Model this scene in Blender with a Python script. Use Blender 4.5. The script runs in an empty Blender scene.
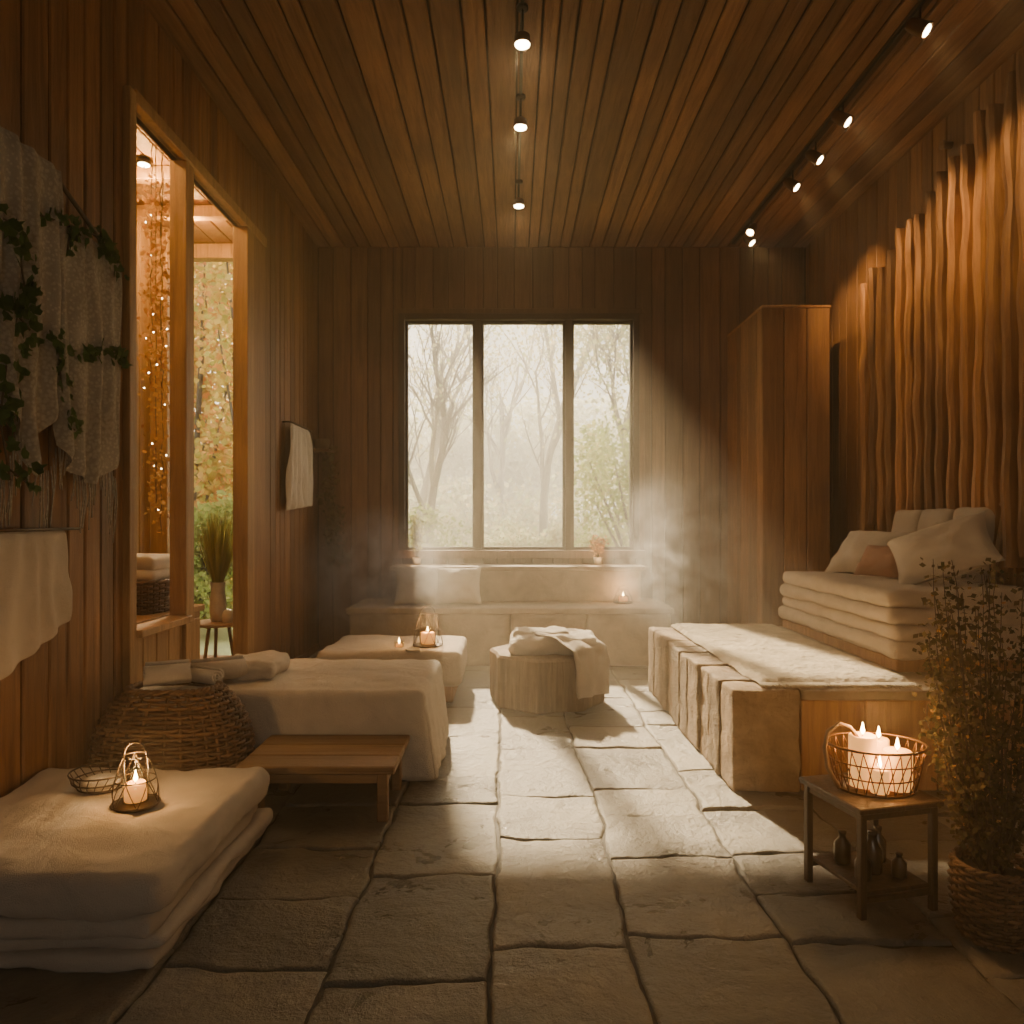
import bpy, bmesh, math, random
from mathutils import Vector, Matrix, noise
random.seed(7)
R=random.random
def U(a,b): return a+(b-a)*random.random()
F=750.0; CH=1.3
LW=-1.94; RW=2.93; BW=7.5; CZ=4.03; FW=-1.6

# ---------------------------------------------------------------- materials
def newmat(name):
    m=bpy.data.materials.new(name); m.use_nodes=True
    nt=m.node_tree; nt.nodes.clear()
    out=nt.nodes.new('ShaderNodeOutputMaterial')
    return m,nt,out
def N(nt,t,**kw):
    n=nt.nodes.new(t)
    for k,v in kw.items():
        if k in n.inputs: n.inputs[k].default_value=v
        else: setattr(n,k,v)
    return n
def ramp(nt,fac,stops):
    r=nt.nodes.new('ShaderNodeValToRGB'); el=r.color_ramp.elements
    el[0].position=stops[0][0]; el[0].color=(*stops[0][1],1)
    el[1].position=stops[-1][0]; el[1].color=(*stops[-1][1],1)
    for p,c in stops[1:-1]:
        e=el.new(p); e.color=(*c,1)
    nt.links.new(fac,r.inputs[0]); return r
def wood(name,c1,c2,axis='z',rough=.55,var=.35,bump=.5,s=1.0):
    m,nt,out=newmat(name); L=nt.links.new
    tc=N(nt,'ShaderNodeTexCoord'); geo=N(nt,'ShaderNodeNewGeometry')
    mul=N(nt,'ShaderNodeMath',operation='MULTIPLY'); L(geo.outputs['Random Per Island'],mul.inputs[0]); mul.inputs[1].default_value=37
    add=N(nt,'ShaderNodeVectorMath',operation='ADD'); L(tc.outputs['Object'],add.inputs[0]); L(mul.outputs[0],add.inputs[1])
    mp=N(nt,'ShaderNodeMapping'); L(add.outputs[0],mp.inputs[0])
    sc=[14*s,14*s,14*s]; sc['xyz'.index(axis)]=.9*s
    mp.inputs['Scale'].default_value=sc
    n1=N(nt,'ShaderNodeTexNoise',Scale=1.6,Detail=8,Roughness=.7,Distortion=.9); L(mp.outputs[0],n1.inputs['Vector'])
    r=ramp(nt,n1.outputs[0],[(.26,tuple(c*.6 for c in c1)),(.36,c1),(.55,tuple((a+b)/2 for a,b in zip(c1,c2))),(.75,c2)])
    n2=N(nt,'ShaderNodeTexNoise',Scale=1.3,Detail=4); L(tc.outputs['Object'],n2.inputs['Vector'])
    mr=N(nt,'ShaderNodeMapRange'); L(geo.outputs['Random Per Island'],mr.inputs[0]); mr.inputs[3].default_value=1-var; mr.inputs[4].default_value=1+var
    m2=N(nt,'ShaderNodeMapRange'); L(n2.outputs[0],m2.inputs[0]); m2.inputs[1].default_value=.3; m2.inputs[2].default_value=.7; m2.inputs[3].default_value=.7; m2.inputs[4].default_value=1.2
    mm=N(nt,'ShaderNodeMath',operation='MULTIPLY'); L(mr.outputs[0],mm.inputs[0]); L(m2.outputs[0],mm.inputs[1])
    hs=N(nt,'ShaderNodeHueSaturation'); L(mm.outputs[0],hs.inputs['Value']); L(r.outputs[0],hs.inputs['Color'])
    b=N(nt,'ShaderNodeBsdfPrincipled',Roughness=rough); L(hs.outputs[0],b.inputs['Base Color'])
    bp=N(nt,'ShaderNodeBump',Strength=bump,Distance=.015); L(n1.outputs[0],bp.inputs['Height']); L(bp.outputs[0],b.inputs['Normal'])
    L(b.outputs[0],out.inputs[0]); return m
def fabric(name,col,rough=.95,bump=.6,sc=220,var=.16):
    m,nt,out=newmat(name); L=nt.links.new
    tc=N(nt,'ShaderNodeTexCoord')
    n1=N(nt,'ShaderNodeTexNoise',Scale=sc,Detail=3); L(tc.outputs['Object'],n1.inputs['Vector'])
    n2=N(nt,'ShaderNodeTexNoise',Scale=7,Detail=6,Roughness=.6,Distortion=.6); L(tc.outputs['Object'],n2.inputs['Vector'])
    r=ramp(nt,n2.outputs[0],[(.3,tuple(c*(1-var) for c in col)),(.7,col)])
    b=N(nt,'ShaderNodeBsdfPrincipled',Roughness=rough); b.inputs['Sheen Weight'].default_value=.2
    L(r.outputs[0],b.inputs['Base Color'])
    ad=N(nt,'ShaderNodeMath',operation='MULTIPLY_ADD'); L(n2.outputs[0],ad.inputs[0]); ad.inputs[1].default_value=3.5; L(n1.outputs[0],ad.inputs[2])
    bp=N(nt,'ShaderNodeBump',Strength=bump,Distance=.008); L(ad.outputs[0],bp.inputs['Height']); L(bp.outputs[0],b.inputs['Normal'])
    L(b.outputs[0],out.inputs[0]); return m
def stone(name,c1,c2,rlo=.3,rhi=.65,bump=.6,sc=5,var=.25,dist=.02):
    m,nt,out=newmat(name); L=nt.links.new
    tc=N(nt,'ShaderNodeTexCoord'); geo=N(nt,'ShaderNodeNewGeometry')
    mul=N(nt,'ShaderNodeMath',operation='MULTIPLY'); L(geo.outputs['Random Per Island'],mul.inputs[0]); mul.inputs[1].default_value=21
    add=N(nt,'ShaderNodeVectorMath',operation='ADD'); L(tc.outputs['Object'],add.inputs[0]); L(mul.outputs[0],add.inputs[1])
    n1=N(nt,'ShaderNodeTexNoise',Scale=sc,Detail=9,Roughness=.65,Distortion=.5); L(add.outputs[0],n1.inputs['Vector'])
    n2=N(nt,'ShaderNodeTexNoise',Scale=sc*7,Detail=6,Roughness=.7); L(add.outputs[0],n2.inputs['Vector'])
    r=ramp(nt,n1.outputs[0],[(.3,c1),(.7,c2)])
    mr=N(nt,'ShaderNodeMapRange'); L(geo.outputs['Random Per Island'],mr.inputs[0]); mr.inputs[3].default_value=1-var; mr.inputs[4].default_value=1+var
    hs=N(nt,'ShaderNodeHueSaturation'); L(mr.outputs[0],hs.inputs['Value']); L(r.outputs[0],hs.inputs['Color'])
    b=N(nt,'ShaderNodeBsdfPrincipled'); L(hs.outputs[0],b.inputs['Base Color'])
    rr=N(nt,'ShaderNodeMapRange'); L(n1.outputs[0],rr.inputs[0]); rr.inputs[1].default_value=.35; rr.inputs[2].default_value=.65; rr.inputs[3].default_value=rlo; rr.inputs[4].default_value=rhi; L(rr.outputs[0],b.inputs['Roughness'])
    ad=N(nt,'ShaderNodeMath',operation='MULTIPLY_ADD'); L(n2.outputs[0],ad.inputs[0]); ad.inputs[1].default_value=.45; L(n1.outputs[0],ad.inputs[2])
    bp=N(nt,'ShaderNodeBump',Strength=bump,Distance=dist); L(ad.outputs[0],bp.inputs['Height']); L(bp.outputs[0],b.inputs['Normal'])
    L(b.outputs[0],out.inputs[0]); return m
def leafm(name,cols,trans=.5,var=.3):
    m,nt,out=newmat(name); L=nt.links.new
    geo=N(nt,'ShaderNodeNewGeometry')
    st=[(i/(len(cols)-1),c) for i,c in enumerate(cols)]
    r=ramp(nt,geo.outputs['Random Per Island'],st)
    d=N(nt,'ShaderNodeBsdfDiffuse'); t=N(nt,'ShaderNodeBsdfTranslucent'); mx=N(nt,'ShaderNodeMixShader'); mx.inputs[0].default_value=trans
    L(r.outputs[0],d.inputs[0]); L(r.outputs[0],t.inputs[0]); L(d.outputs[0],mx.inputs[1]); L(t.outputs[0],mx.inputs[2]); L(mx.outputs[0],out.inputs[0]); return m
def plain(name,col,rough=.5,metal=0,emit=None,es=0,nsc=30):
    m,nt,out=newmat(name); L=nt.links.new
    tc=N(nt,'ShaderNodeTexCoord'); n1=N(nt,'ShaderNodeTexNoise',Scale=nsc,Detail=4); L(tc.outputs['Object'],n1.inputs['Vector'])
    r=ramp(nt,n1.outputs[0],[(.3,tuple(c*.8 for c in col)),(.7,col)])
    b=N(nt,'ShaderNodeBsdfPrincipled',Roughness=rough,Metallic=metal); L(r.outputs[0],b.inputs['Base Color'])
    if emit: b.inputs['Emission Color'].default_value=(*emit,1); b.inputs['Emission Strength'].default_value=es
    L(b.outputs[0],out.inputs[0]); return m
def glassm(name,tint=(1,1,1),g=.06):
    m,nt,out=newmat(name); L=nt.links.new
    t=N(nt,'ShaderNodeBsdfTransparent'); t.inputs[0].default_value=(*tint,1)
    gl=N(nt,'ShaderNodeBsdfGlossy',Roughness=.05); mx=N(nt,'ShaderNodeMixShader'); mx.inputs[0].default_value=g
    L(t.outputs[0],mx.inputs[1]); L(gl.outputs[0],mx.inputs[2]); L(mx.outputs[0],out.inputs[0]); return m
M_wl=wood('wood_wall_left',(.16,.070,.026),(.40,.20,.078),'z',.55,.28)
M_wb=wood('wood_wall_back',(.15,.072,.034),(.31,.165,.082),'z',.65,.25)
M_wr=wood('wood_wall_right',(.19,.082,.028),(.44,.22,.085),'z',.55,.28)
M_ceil=wood('wood_ceiling',(.18,.082,.034),(.42,.22,.10),'y',.6,.36,.8)
M_slat=wood('wood_slat',(.28,.125,.045),(.60,.32,.13),'z',.55,.35,.8)
M_trim=wood('wood_trim',(.34,.18,.068),(.60,.36,.155),'z',.5,.15)
M_cab=wood('wood_cabinet',(.27,.125,.05),(.50,.275,.12),'z',.55,.25)
M_dkw=wood('wood_dark_table',(.05,.028,.014),(.14,.075,.035),'z',.4,.15)
M_light=wood('wood_bench',(.26,.15,.07),(.46,.29,.15),'x',.5,.15)
M_dark=plain('dark_backing',(.02,.012,.008),.9)
M_frame=wood('wood_window_frame',(.035,.02,.012),(.08,.045,.028),'z',.5,.1)
M_floor=stone('flagstone',(.105,.095,.075),(.31,.275,.215),.24,.6,1.0,3.2,.25,.035)
M_grout=stone('grout',(.05,.043,.034),(.10,.088,.068),.7,.9,.4,20,0)
M_bst=stone('bench_stone',(.27,.18,.10),(.55,.41,.26),.6,.85,1.0,8,.22,.05)
M_bst2=stone('ledge_stone',(.26,.195,.13),(.48,.38,.27),.6,.85,.6,5,.14)
M_log=wood('stump_wood',(.15,.092,.045),(.38,.26,.145),'z',.75,.2,1.0)
M_white=fabric('white_towel',(.70,.63,.54))
M_white2=fabric('cream_linen',(.60,.52,.43),sc=300)
M_bed=fabric('mattress_cream',(.60,.51,.41),sc=150)
M_pink=fabric('pink_linen',(.48,.28,.20),sc=300)
M_rug=fabric('rug_pile',(.58,.48,.33),sc=60,bump=1.0,var=.4)
M_wick=wood('wicker',(.10,.05,.022),(.28,.16,.078),'x',.6,.4,.2)
M_metal=plain('dark_bronze',(.10,.07,.045),.35,.8)
M_brass=plain('aged_copper',(.22,.11,.05),.45,.9)
M_black=plain('black_metal',(.03,.026,.022),.35,.7)
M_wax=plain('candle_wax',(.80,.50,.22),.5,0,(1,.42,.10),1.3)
M_flame=plain('flame',(1,.8,.4),.5,0,(1,.62,.22),60)
M_lamp=plain('lamp_lens',(1,.9,.7),.5,0,(1,.78,.45),40)
M_cer=plain('ceramic',(.7,.62,.5),.3)
M_glass=glassm('window_glass',(1,1,1),.03)
M_jar=glassm('jar_glass',(.95,.9,.8),.12)
M_bot=plain('brown_bottle',(.06,.035,.02),.2)
M_ivy=leafm('ivy_leaves',[(.03,.065,.02),(.08,.14,.04),(.04,.08,.025)],.25)
M_shrub=leafm('shrub_leaves',[(.07,.06,.032),(.13,.11,.05),(.19,.14,.075),(.06,.065,.028)],.3)
M_grass=leafm('grass_blades',[(.26,.30,.07),(.52,.46,.15),(.34,.34,.09)],.45)
M_dry=leafm('dried_flowers',[(.45,.22,.07),(.65,.40,.16),(.35,.14,.06)],.4)
M_bark=wood('bark',(.10,.08,.06),(.20,.17,.13),'z',.9,.1)
M_barkm=plain('bark_haze_tint',(.22,.19,.14),.95)  # paler trunks, distance haze painted into the colour
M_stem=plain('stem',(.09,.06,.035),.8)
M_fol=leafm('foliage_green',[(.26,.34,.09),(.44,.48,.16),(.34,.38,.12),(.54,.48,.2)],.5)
M_folm=leafm('foliage_haze_tint',[(.44,.50,.25),(.58,.57,.34),(.66,.55,.30),(.50,.52,.30)],.5)  # pale leaves, aerial haze baked into the colour
M_folf=leafm('foliage_far_haze_tint',[(.60,.62,.44),(.70,.70,.52),(.64,.66,.48)],.5)  # palest leaves, far haze painted into the colour
M_aut=leafm('foliage_autumn',[(.60,.55,.14),(.80,.60,.17),(.46,.48,.12),(.78,.36,.12),(.72,.62,.2)],.55)
def lace():
    m,nt,out=newmat('lace_cloth'); L=nt.links.new
    tc=N(nt,'ShaderNodeTexCoord'); v=N(nt,'ShaderNodeTexVoronoi',Scale=60); L(tc.outputs['Object'],v.inputs['Vector'])
    n=N(nt,'ShaderNodeTexNoise',Scale=5,Detail=4); L(tc.outputs['Object'],n.inputs['Vector'])
    a=N(nt,'ShaderNodeMath',operation='MULTIPLY'); L(v.outputs['Distance'],a.inputs[0]); L(n.outputs[0],a.inputs[1])
    r=ramp(nt,a.outputs[0],[(.14,(0,0,0)),(.26,(.3,.3,.3))])
    r2=ramp(nt,n.outputs[0],[(.3,(.32,.29,.25)),(.7,(.50,.46,.40))])
    d=N(nt,'ShaderNodeBsdfDiffuse'); L(r2.outputs[0],d.inputs[0]); t=N(nt,'ShaderNodeBsdfTransparent'); mx=N(nt,'ShaderNodeMixShader')
    L(r.outputs[0],mx.inputs[0]); L(d.outputs[0],mx.inputs[1]); L(t.outputs[0],mx.inputs[2]); L(mx.outputs[0],out.inputs[0]); return m
M_lace=lace()

# ---------------------------------------------------------------- mesh builder
class MB:
    def __init__(s): s.v=[];s.f=[];s.m=[];s.sm=[];s.mats=[]
    def mi(s,mat):
        if mat not in s.mats: s.mats.append(mat)
        return s.mats.index(mat)
    def add(s,vs,fs,mat,smooth=False,M=None):
        o=len(s.v); k=s.mi(mat)
        if M is not None: vs=[M@Vector(v) for v in vs]
        s.v.extend([tuple(v) for v in vs])
        for f in fs: s.f.append([i+o for i in f]); s.m.append(k); s.sm.append(smooth)
    def box(s,mn,mx,mat,c=.004,M=None):
        mn=list(mn); mx=list(mx)
        for i in range(3):
            if mn[i]>mx[i]: mn[i],mx[i]=mx[i],mn[i]
        c=min(c,*[(mx[i]-mn[i])*.45 for i in range(3)])
        vs=[];idx={}
        for sx in (0,1):
            for sy in (0,1):
                for sz in (0,1):
                    for a in range(3):
                        p=[]
                        for i,sg in enumerate((sx,sy,sz)):
                            off=0 if i==a else c
                            p.append(mx[i]-off if sg else mn[i]+off)
                        idx[(sx,sy,sz,a)]=len(vs); vs.append(p)
        fs=[]
        for a in range(3):
            b,d=[(1,2),(2,0),(0,1)][a]
            for sg in (0,1):
                q=[]
                for (p1,p2) in ((0,0),(1,0),(1,1),(0,1)):
                    k=[0,0,0];k[a]=sg;k[b]=p1;k[d]=p2
                    q.append(idx[(*k,a)])
                fs.append(q if sg else q[::-1])
        for a in range(3):
            b,d=[(1,2),(2,0),(0,1)][a]
            for s1 in (0,1):
                for s2 in (0,1):
                    k0=[0,0,0];k1=[0,0,0];k0[a]=0;k1[a]=1
                    for k in(k0,k1): k[b]=s1;k[d]=s2
                    q=[idx[(*k0,b)],idx[(*k1,b)],idx[(*k1,d)],idx[(*k0,d)]]
                    if (s1+s2)%2==0: q=q[::-1]
                    fs.append(q)
        for sx in (0,1):
            for sy in (0,1):
                for sz in (0,1):
                    q=[idx[(sx,sy,sz,a)] for a in range(3)]
                    if (sx+sy+sz)%2==0: q=q[::-1]
                    fs.append(q)
        s.add(vs,fs,mat,False,M)
    def tube(s,pts,r,mat,sides=6,closed=False,cap=True):
        pts=[Vector(p) for p in pts]; n=len(pts)
        rs=r if isinstance(r,(list,tuple)) else [r]*n
        vs=[];fs=[]; up=None
        for i,p in enumerate(pts):
            if closed: t=pts[(i+1)%n]-pts[i-1]
            else: t=pts[min(i+1,n-1)]-pts[max(i-1,0)]
            if t.length<1e-9: t=Vector((0,0,1))
            t.normalize()
            if up is None: up=t.orthogonal().normalized()
            up=(up-t*up.dot(t))
            if up.length<1e-6: up=t.orthogonal()
            up.normalize(); w=t.cross(up)
            for k in range(sides):
                a=2*math.pi*k/sides
                vs.append(p+(up*math.cos(a)+w*math.sin(a))*rs[i])
        m=n if closed else n-1
        for i in range(m):
            j=(i+1)%n
            for k in range(sides):
                k2=(k+1)%sides
                fs.append([i*sides+k,i*sides+k2,j*sides+k2,j*sides+k])
        if cap and not closed:
            fs.append(list(range(sides))[::-1]); fs.append([(n-1)*sides+k for k in range(sides)])
        s.add(vs,fs,mat,True)
    def lathe(s,prof,mat,M=None,segs=24,smooth=True,fn=None):
        vs=[];fs=[]
        for (r,z) in prof:
            for k in range(segs):
                a=2*math.pi*k/segs; rr=r*(fn(a,z) if fn else 1)
                vs.append(Vector((rr*math.cos(a),rr*math.sin(a),z)))
        for i in range(len(prof)-1):
            for k in range(segs):
                k2=(k+1)%segs; fs.append([i*segs+k,i*segs+k2,(i+1)*segs+k2,(i+1)*segs+k])
        fs.append(list(range(segs))[::-1]); fs.append([(len(prof)-1)*segs+k for k in range(segs)])
        s.add(vs,fs,mat,smooth,M)
    def grid(s,fn,nu,nv,mat,smooth=True,M=None):
        vs=[fn(i/nu,j/nv) for i in range(nu+1) for j in range(nv+1)]
        fs=[[i*(nv+1)+j,(i+1)*(nv+1)+j,(i+1)*(nv+1)+j+1,i*(nv+1)+j+1] for i in range(nu) for j in range(nv)]
        s.add(vs,fs,mat,smooth,M)
    def rbox(s,c,size,r,mat,n=14,amp=0,fs_=3.0,bulge=0,skirt=0,skn=30,M=None,seed=0,smooth=True,sag=None):
        h=Vector(size)/2; c=Vector(c); r=min(r,h.x*.99,h.y*.99,h.z*.99)
        cache={};vs=[];fs=[]
        def vert(key):
            if key in cache: return cache[key]
            p=Vector([math.sin((k/n*2-1)*math.pi/2)*h[i] for i,k in enumerate(key)])
            q=Vector([max(-(h[i]-r),min(h[i]-r,p[i])) for i in range(3)])
            d=p-q
            o=q+(d.normalized()*r if d.length>1e-9 else d)
            if bulge:
                fx=1-(o.x/h.x)**2; fy=1-(o.y/h.y)**2
                if o.z>0: o.z+=bulge*max(fx,0)*max(fy,0)
            if amp:
                w=c+o+Vector((seed*7.1,seed*3.3,0))
                dn=Vector((o.x/h.x,o.y/h.y,o.z/h.z)).normalized()
                o=o+dn*amp*(noise.noise(w*fs_)+.5*noise.noise(w*fs_*2.3)+.3*noise.noise(w*fs_*5))
            if skirt:
                t=max(0,min(1,(h.z*.6-o.z)/(1.6*h.z)))
                ang=(p.x-p.y if abs(p.x/h.x)>abs(p.y/h.y) else p.x+p.y)
                k=skirt*t*(math.sin(ang*skn+2*noise.noise(Vector((ang*3,seed,0))))*.5+.6*noise.noise(Vector((p.x*5,p.y*5,seed))))
                if abs(p.x/h.x)>abs(p.y/h.y): o.x+=k*(1 if p.x>0 else -1)
                else: o.y+=k*(1 if p.y>0 else -1)
            if sag: o=sag(o)
            cache[key]=len(vs); vs.append(c+o); return cache[key]
        for a in range(3):
            b,d=[(1,2),(2,0),(0,1)][a]
            for sg in (0,n):
                for i in range(n):
                    for j in range(n):
                        q=[]
                        for (x,y) in ((0,0),(1,0),(1,1),(0,1)):
                            k=[0,0,0];k[a]=sg;k[b]=i+x;k[d]=j+y;q.append(vert(tuple(k)))
                        fs.append(q if sg else q[::-1])
        s.add(vs,fs,mat,smooth,M)
    def leaf(s,p,size,mat,dirv=None,wide=.5):
        d=dirv if dirv is not None else Vector((U(-1,1),U(-1,1),U(-1,1)))
        if d.length<1e-4: d=Vector((0,0,1))
        d=d.normalized(); w=d.cross(Vector((U(-1,1),U(-1,1),U(-1,1))))
        if w.length<1e-4: w=d.orthogonal()
        w=w.normalized()*size*wide; d=d*size
        s.add([p,p+d*.5+w,p+d,p+d*.5-w],[[0,1,2,3]],mat)
    def obj(s,name,loc=None):
        me=bpy.data.meshes.new(name); me.from_pydata(s.v,[],s.f)
        for m in s.mats: me.materials.append(m)
        me.polygons.foreach_set('material_index',s.m); me.polygons.foreach_set('use_smooth',s.sm)
        me.update()
        o=bpy.data.objects.new(name,me); bpy.context.collection.objects.link(o)
        return o
def T(x,y,z): return Matrix.Translation((x,y,z))
def RZ(a): return Matrix.Rotation(math.radians(a),4,'Z')
def RX(a): return Matrix.Rotation(math.radians(a),4,'X')
def RY(a): return Matrix.Rotation(math.radians(a),4,'Y')
def aim(d):
    return Vector(d).to_track_quat('Z','Y').to_matrix().to_4x4()

# ---------------------------------------------------------------- room shell
def boards(mb,fn,u0,u1,v0,v1,mat,w=.15,th=.03,holes=(),jit=.25,gap=.007,dj=.004):
    u=u0
    while u<u1-1e-4:
        ww=w*U(1-jit,1+jit); ue=min(u+ww,u1)
        if u1-ue<w*.3: ue=u1
        segs=[(v0,v1)]
        um=(u+ue)/2
        for (a,b,c,d) in holes:
            if a<um<b:
                ns=[]
                for (p,q) in segs:
                    if c>p: ns.append((p,min(c,q)))
                    if d<q: ns.append((max(d,p),q))
                segs=[x for x in ns if x[1]-x[0]>.01]
        dd=U(0,dj)
        for (p,q) in segs:
            mb.box(fn(u+gap/2,p,-dd),fn(ue-gap/2,q,-th),mat,.006)
        u=ue
WX0,WX1,WZ0,WZ1=-1.10,1.24,1.0,3.33
mb=MB()
fb=lambda u,v,w:(u,BW-w,v)
boards(mb,fb,LW,WX0,0,CZ,M_wb,.165,gap=.009); boards(mb,fb,WX1,RW,0,CZ,M_wb,.165,gap=.009)
boards(mb,fb,WX0,WX1,0,CZ,M_wb,.165,holes=[(WX0-1,WX1+1,WZ0,WZ1)])
for (a,b,c,d) in [(LW-.2,WX0,0,CZ),(WX1,RW+.2,0,CZ),(WX0,WX1,0,WZ0),(WX0,WX1,WZ1,CZ)]:
    mb.box((a,BW+.031,c),(b,BW+.16,d),M_dark,0.0001)
mb.obj('wall_back')
mb=MB()
boards(mb,lambda u,v,w:(RW-w,u,v),FW,BW,0,CZ,M_wr,.17,gap=.009)
mb.box((RW+.031,FW-.1,0),(RW+.16,BW+.1,CZ),M_dark,.0001); mb.obj('wall_right')
OY0,OY1,OZ=3.79,5.42,3.42; SY=4.52
mb=MB()
fl=lambda u,v,w:(LW+w,u,v)
boards(mb,fl,FW,OY0,0,CZ,M_wl,.15,gap=.011); boards(mb,fl,OY1,BW,0,CZ,M_wl,.15,gap=.011)
boards(mb,fl,OY0,SY,0,CZ,M_trim,.15,holes=[(0,9,.70,CZ)])
boards(mb,fl,OY0,OY1,OZ,CZ,M_wl,.15,gap=.011)
mb.box((LW-.06,OY0,0),(LW-.031,SY,.70),M_wl,.0001)
for (a,b,c,d) in [(FW-.1,OY0,0,CZ),(OY1,BW+.1,0,CZ),(OY0,OY1,OZ,CZ)]:
    mb.box((LW-.06,a,c),(LW-.031,b,d),M_dark,.0001)
mb.obj('wall_left')
mb=MB()
boards(mb,lambda u,v,w:(u,FW+w,v),LW,RW,0,CZ,M_wb,.17,holes=[(-.3,1.3,1.2,2.6)])  # opening added behind the camera to let in soft fill light
mb.box((LW,FW-.06,0),(-.32,FW-.031,CZ),M_dark,.0001); mb.box((1.32,FW-.06,0),(RW,FW-.031,CZ),M_dark,.0001)
mb.obj('wall_front')
mb=MB()
for a,b in ((-.40,-.28),(.47,.53),(1.26,1.40)): mb.box((a,FW-.08,1.2),(b,FW+.02,2.6),M_frame)
for a,b in ((1.2,1.26),(2.54,2.6)): mb.box((-.28,FW-.08,a),(1.26,FW+.02,b),M_frame)
mb.obj('added_fill_window')  # unseen window, added with its opening for fill light
mb=MB()
boards(mb,lambda u,v,w:(u,v,CZ-w),LW-.06,RW+.16,FW-.1,BW+.16,M_ceil,.15,dj=.014,gap=.012,jit=.4)
mb.box((LW-.06,FW-.1,CZ+.031),(RW+.2,BW+.2,CZ+.15),M_dark,.0001); mb.obj('ceiling')
# floor flagstones
mb=MB()
cols=[LW-.02,-1.55,-1.02,-.53,-.065,.375,.86,1.36,1.85,2.4,RW+.02]
def cx(i,y):
    if i==0 or i==len(cols)-1: return cols[i]
    return cols[i]+.035*noise.noise(Vector((y*.9,i*9.3,0)))+.020*noise.noise(Vector((y*5,i*3.3,4)))
fixed={4:[FW,-.9,-.1,.75,1.55,2.27,3.08,3.52,4.25,4.95,5.6,6.3,6.9,BW+.03],3:[FW,-.6,.2,.9,1.75,2.1,2.75,3.45,3.8,4.5,5.2,5.8,6.5,BW+.03],5:[FW,-.9,0,.8,1.6,2.35,2.9,3.3,3.62,4.3,4.7,5.5,6.1,6.8,BW+.03]}
for i in range(len(cols)-1):
    rows=fixed.get(i)
    if not rows:
        rows=[FW]; y=FW+U(.3,.7)
        while y<BW-.3: rows.append(y); y+=U(.28,.7)
        rows.append(BW+.03)
    for k in range(len(rows)-1):
        y0,y1=rows[k],rows[k+1]; sd=U(0,100)
        z0=U(-.004,.004); ta=U(-.004,.004); tb=U(-.004,.004)
        n=32
        def fn(u,v,i=i,y0=y0,y1=y1,sd=sd,z0=z0,ta=ta,tb=tb,last=k==len(rows)-2,first=k==0):
            eu=.5-.5*math.cos(math.pi*u); ev=.5-.5*math.cos(math.pi*v)
            yy=y0+(y1-y0)*ev
            a=cx(i,yy)+.003; b=cx(i+1,yy)-.003
            x=a+(b-a)*eu
            def ed(yb): return yb+.035*noise.noise(Vector((x*2.2,yb*3,1)))+.016*noise.noise(Vector((x*9,yb*3,1)))
            e0=y0 if first else ed(y0)+.003; e1=y1 if last else ed(y1)-.003
            y=e0+(e1-e0)*ev
            x+=.008*noise.noise(Vector((x*16,y*16,sd))); y+=.008*noise.noise(Vector((x*14,y*14,sd+9)))
            du=min(eu,1-eu)*(b-a); dv=min(ev,1-ev)*(y1-y0); e=min(du,dv)
            chip=.0022+.007*max(0,noise.noise(Vector((x*9,y*9,sd+3))))
            z=z0+ta*(2*eu-1)+tb*(2*ev-1)+.005*noise.noise(Vector((x*3,y*3,sd)))+.004*noise.noise(Vector((x*8,y*8,sd)))+.0022*noise.noise(Vector((x*22,y*22,sd)))
            z-=.018*math.exp(-e/chip)
            return Vector((x,y,z))
        mb.grid(fn,n,n,M_floor)
mb.box((LW-.06,FW-.1,-.12),(RW+.2,BW+.2,-.013),M_grout,.0001)
mb.obj('floor')
mb=MB()
mb.box((LW,FW,.0),(LW+.02,3.72,.07),M_wl); mb.box((LW,6.02,.0),(LW+.02,BW,.07),M_wl); mb.obj('baseboard_left')
# window 1
mb=MB()
y0,y1=BW-.035,BW+.12
mb.box((WX0-.03,y0,WZ0-.06),(WX0+.03,y1,WZ1+.03),M_frame); mb.box((WX1-.03,y0,WZ0-.06),(WX1+.03,y1,WZ1+.03),M_frame)
mb.box((WX0+.03,y0,WZ1-.03),(WX1-.03,y1,WZ1+.03),M_frame)
mb.box((WX0-.05,y0+.01,WZ1+.03),(WX1+.05,y1,WZ1+.08),M_wb); mb.box((WX0-.08,y0-.06,WZ0-.08),(WX1+.08,y1,WZ0),M_wb)
mb.box((WX1+.03,y0+.01,WZ0),(WX1+.08,y1,WZ1+.03),M_wb); mb.box((WX0-.08,y0+.01,WZ0),(WX0-.03,y1,WZ1+.03),M_wb)
for x in (-.34,.565): mb.box((x-.032,y0+.01,WZ0),(x+.032,y1,WZ1-.03),M_frame)
xs=[WX0+.03,-.372,-.308,.533,.597,WX1-.03]
for a,b in ((xs[0],xs[1]),(xs[2],xs[3]),(xs[4],xs[5])):
    mb.box((a,BW+.03,WZ0),(a+.025,BW+.08,WZ1-.03),M_frame,.002); mb.box((b-.025,BW+.03,WZ0),(b,BW+.08,WZ1-.03),M_frame,.002)
    mb.box((a+.025,BW+.03,WZ0),(b-.025,BW+.08,WZ0+.03),M_frame,.002); mb.box((a+.025,BW+.03,WZ1-.06),(b-.025,BW+.08,WZ1-.03),M_frame,.002)
    mb.add([(a,BW+.055,WZ0),(b,BW+.055,WZ0),(b,BW+.055,WZ1),(a,BW+.055,WZ1)],[[0,1,2,3]],M_glass)
mb.obj('window_1')
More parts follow.
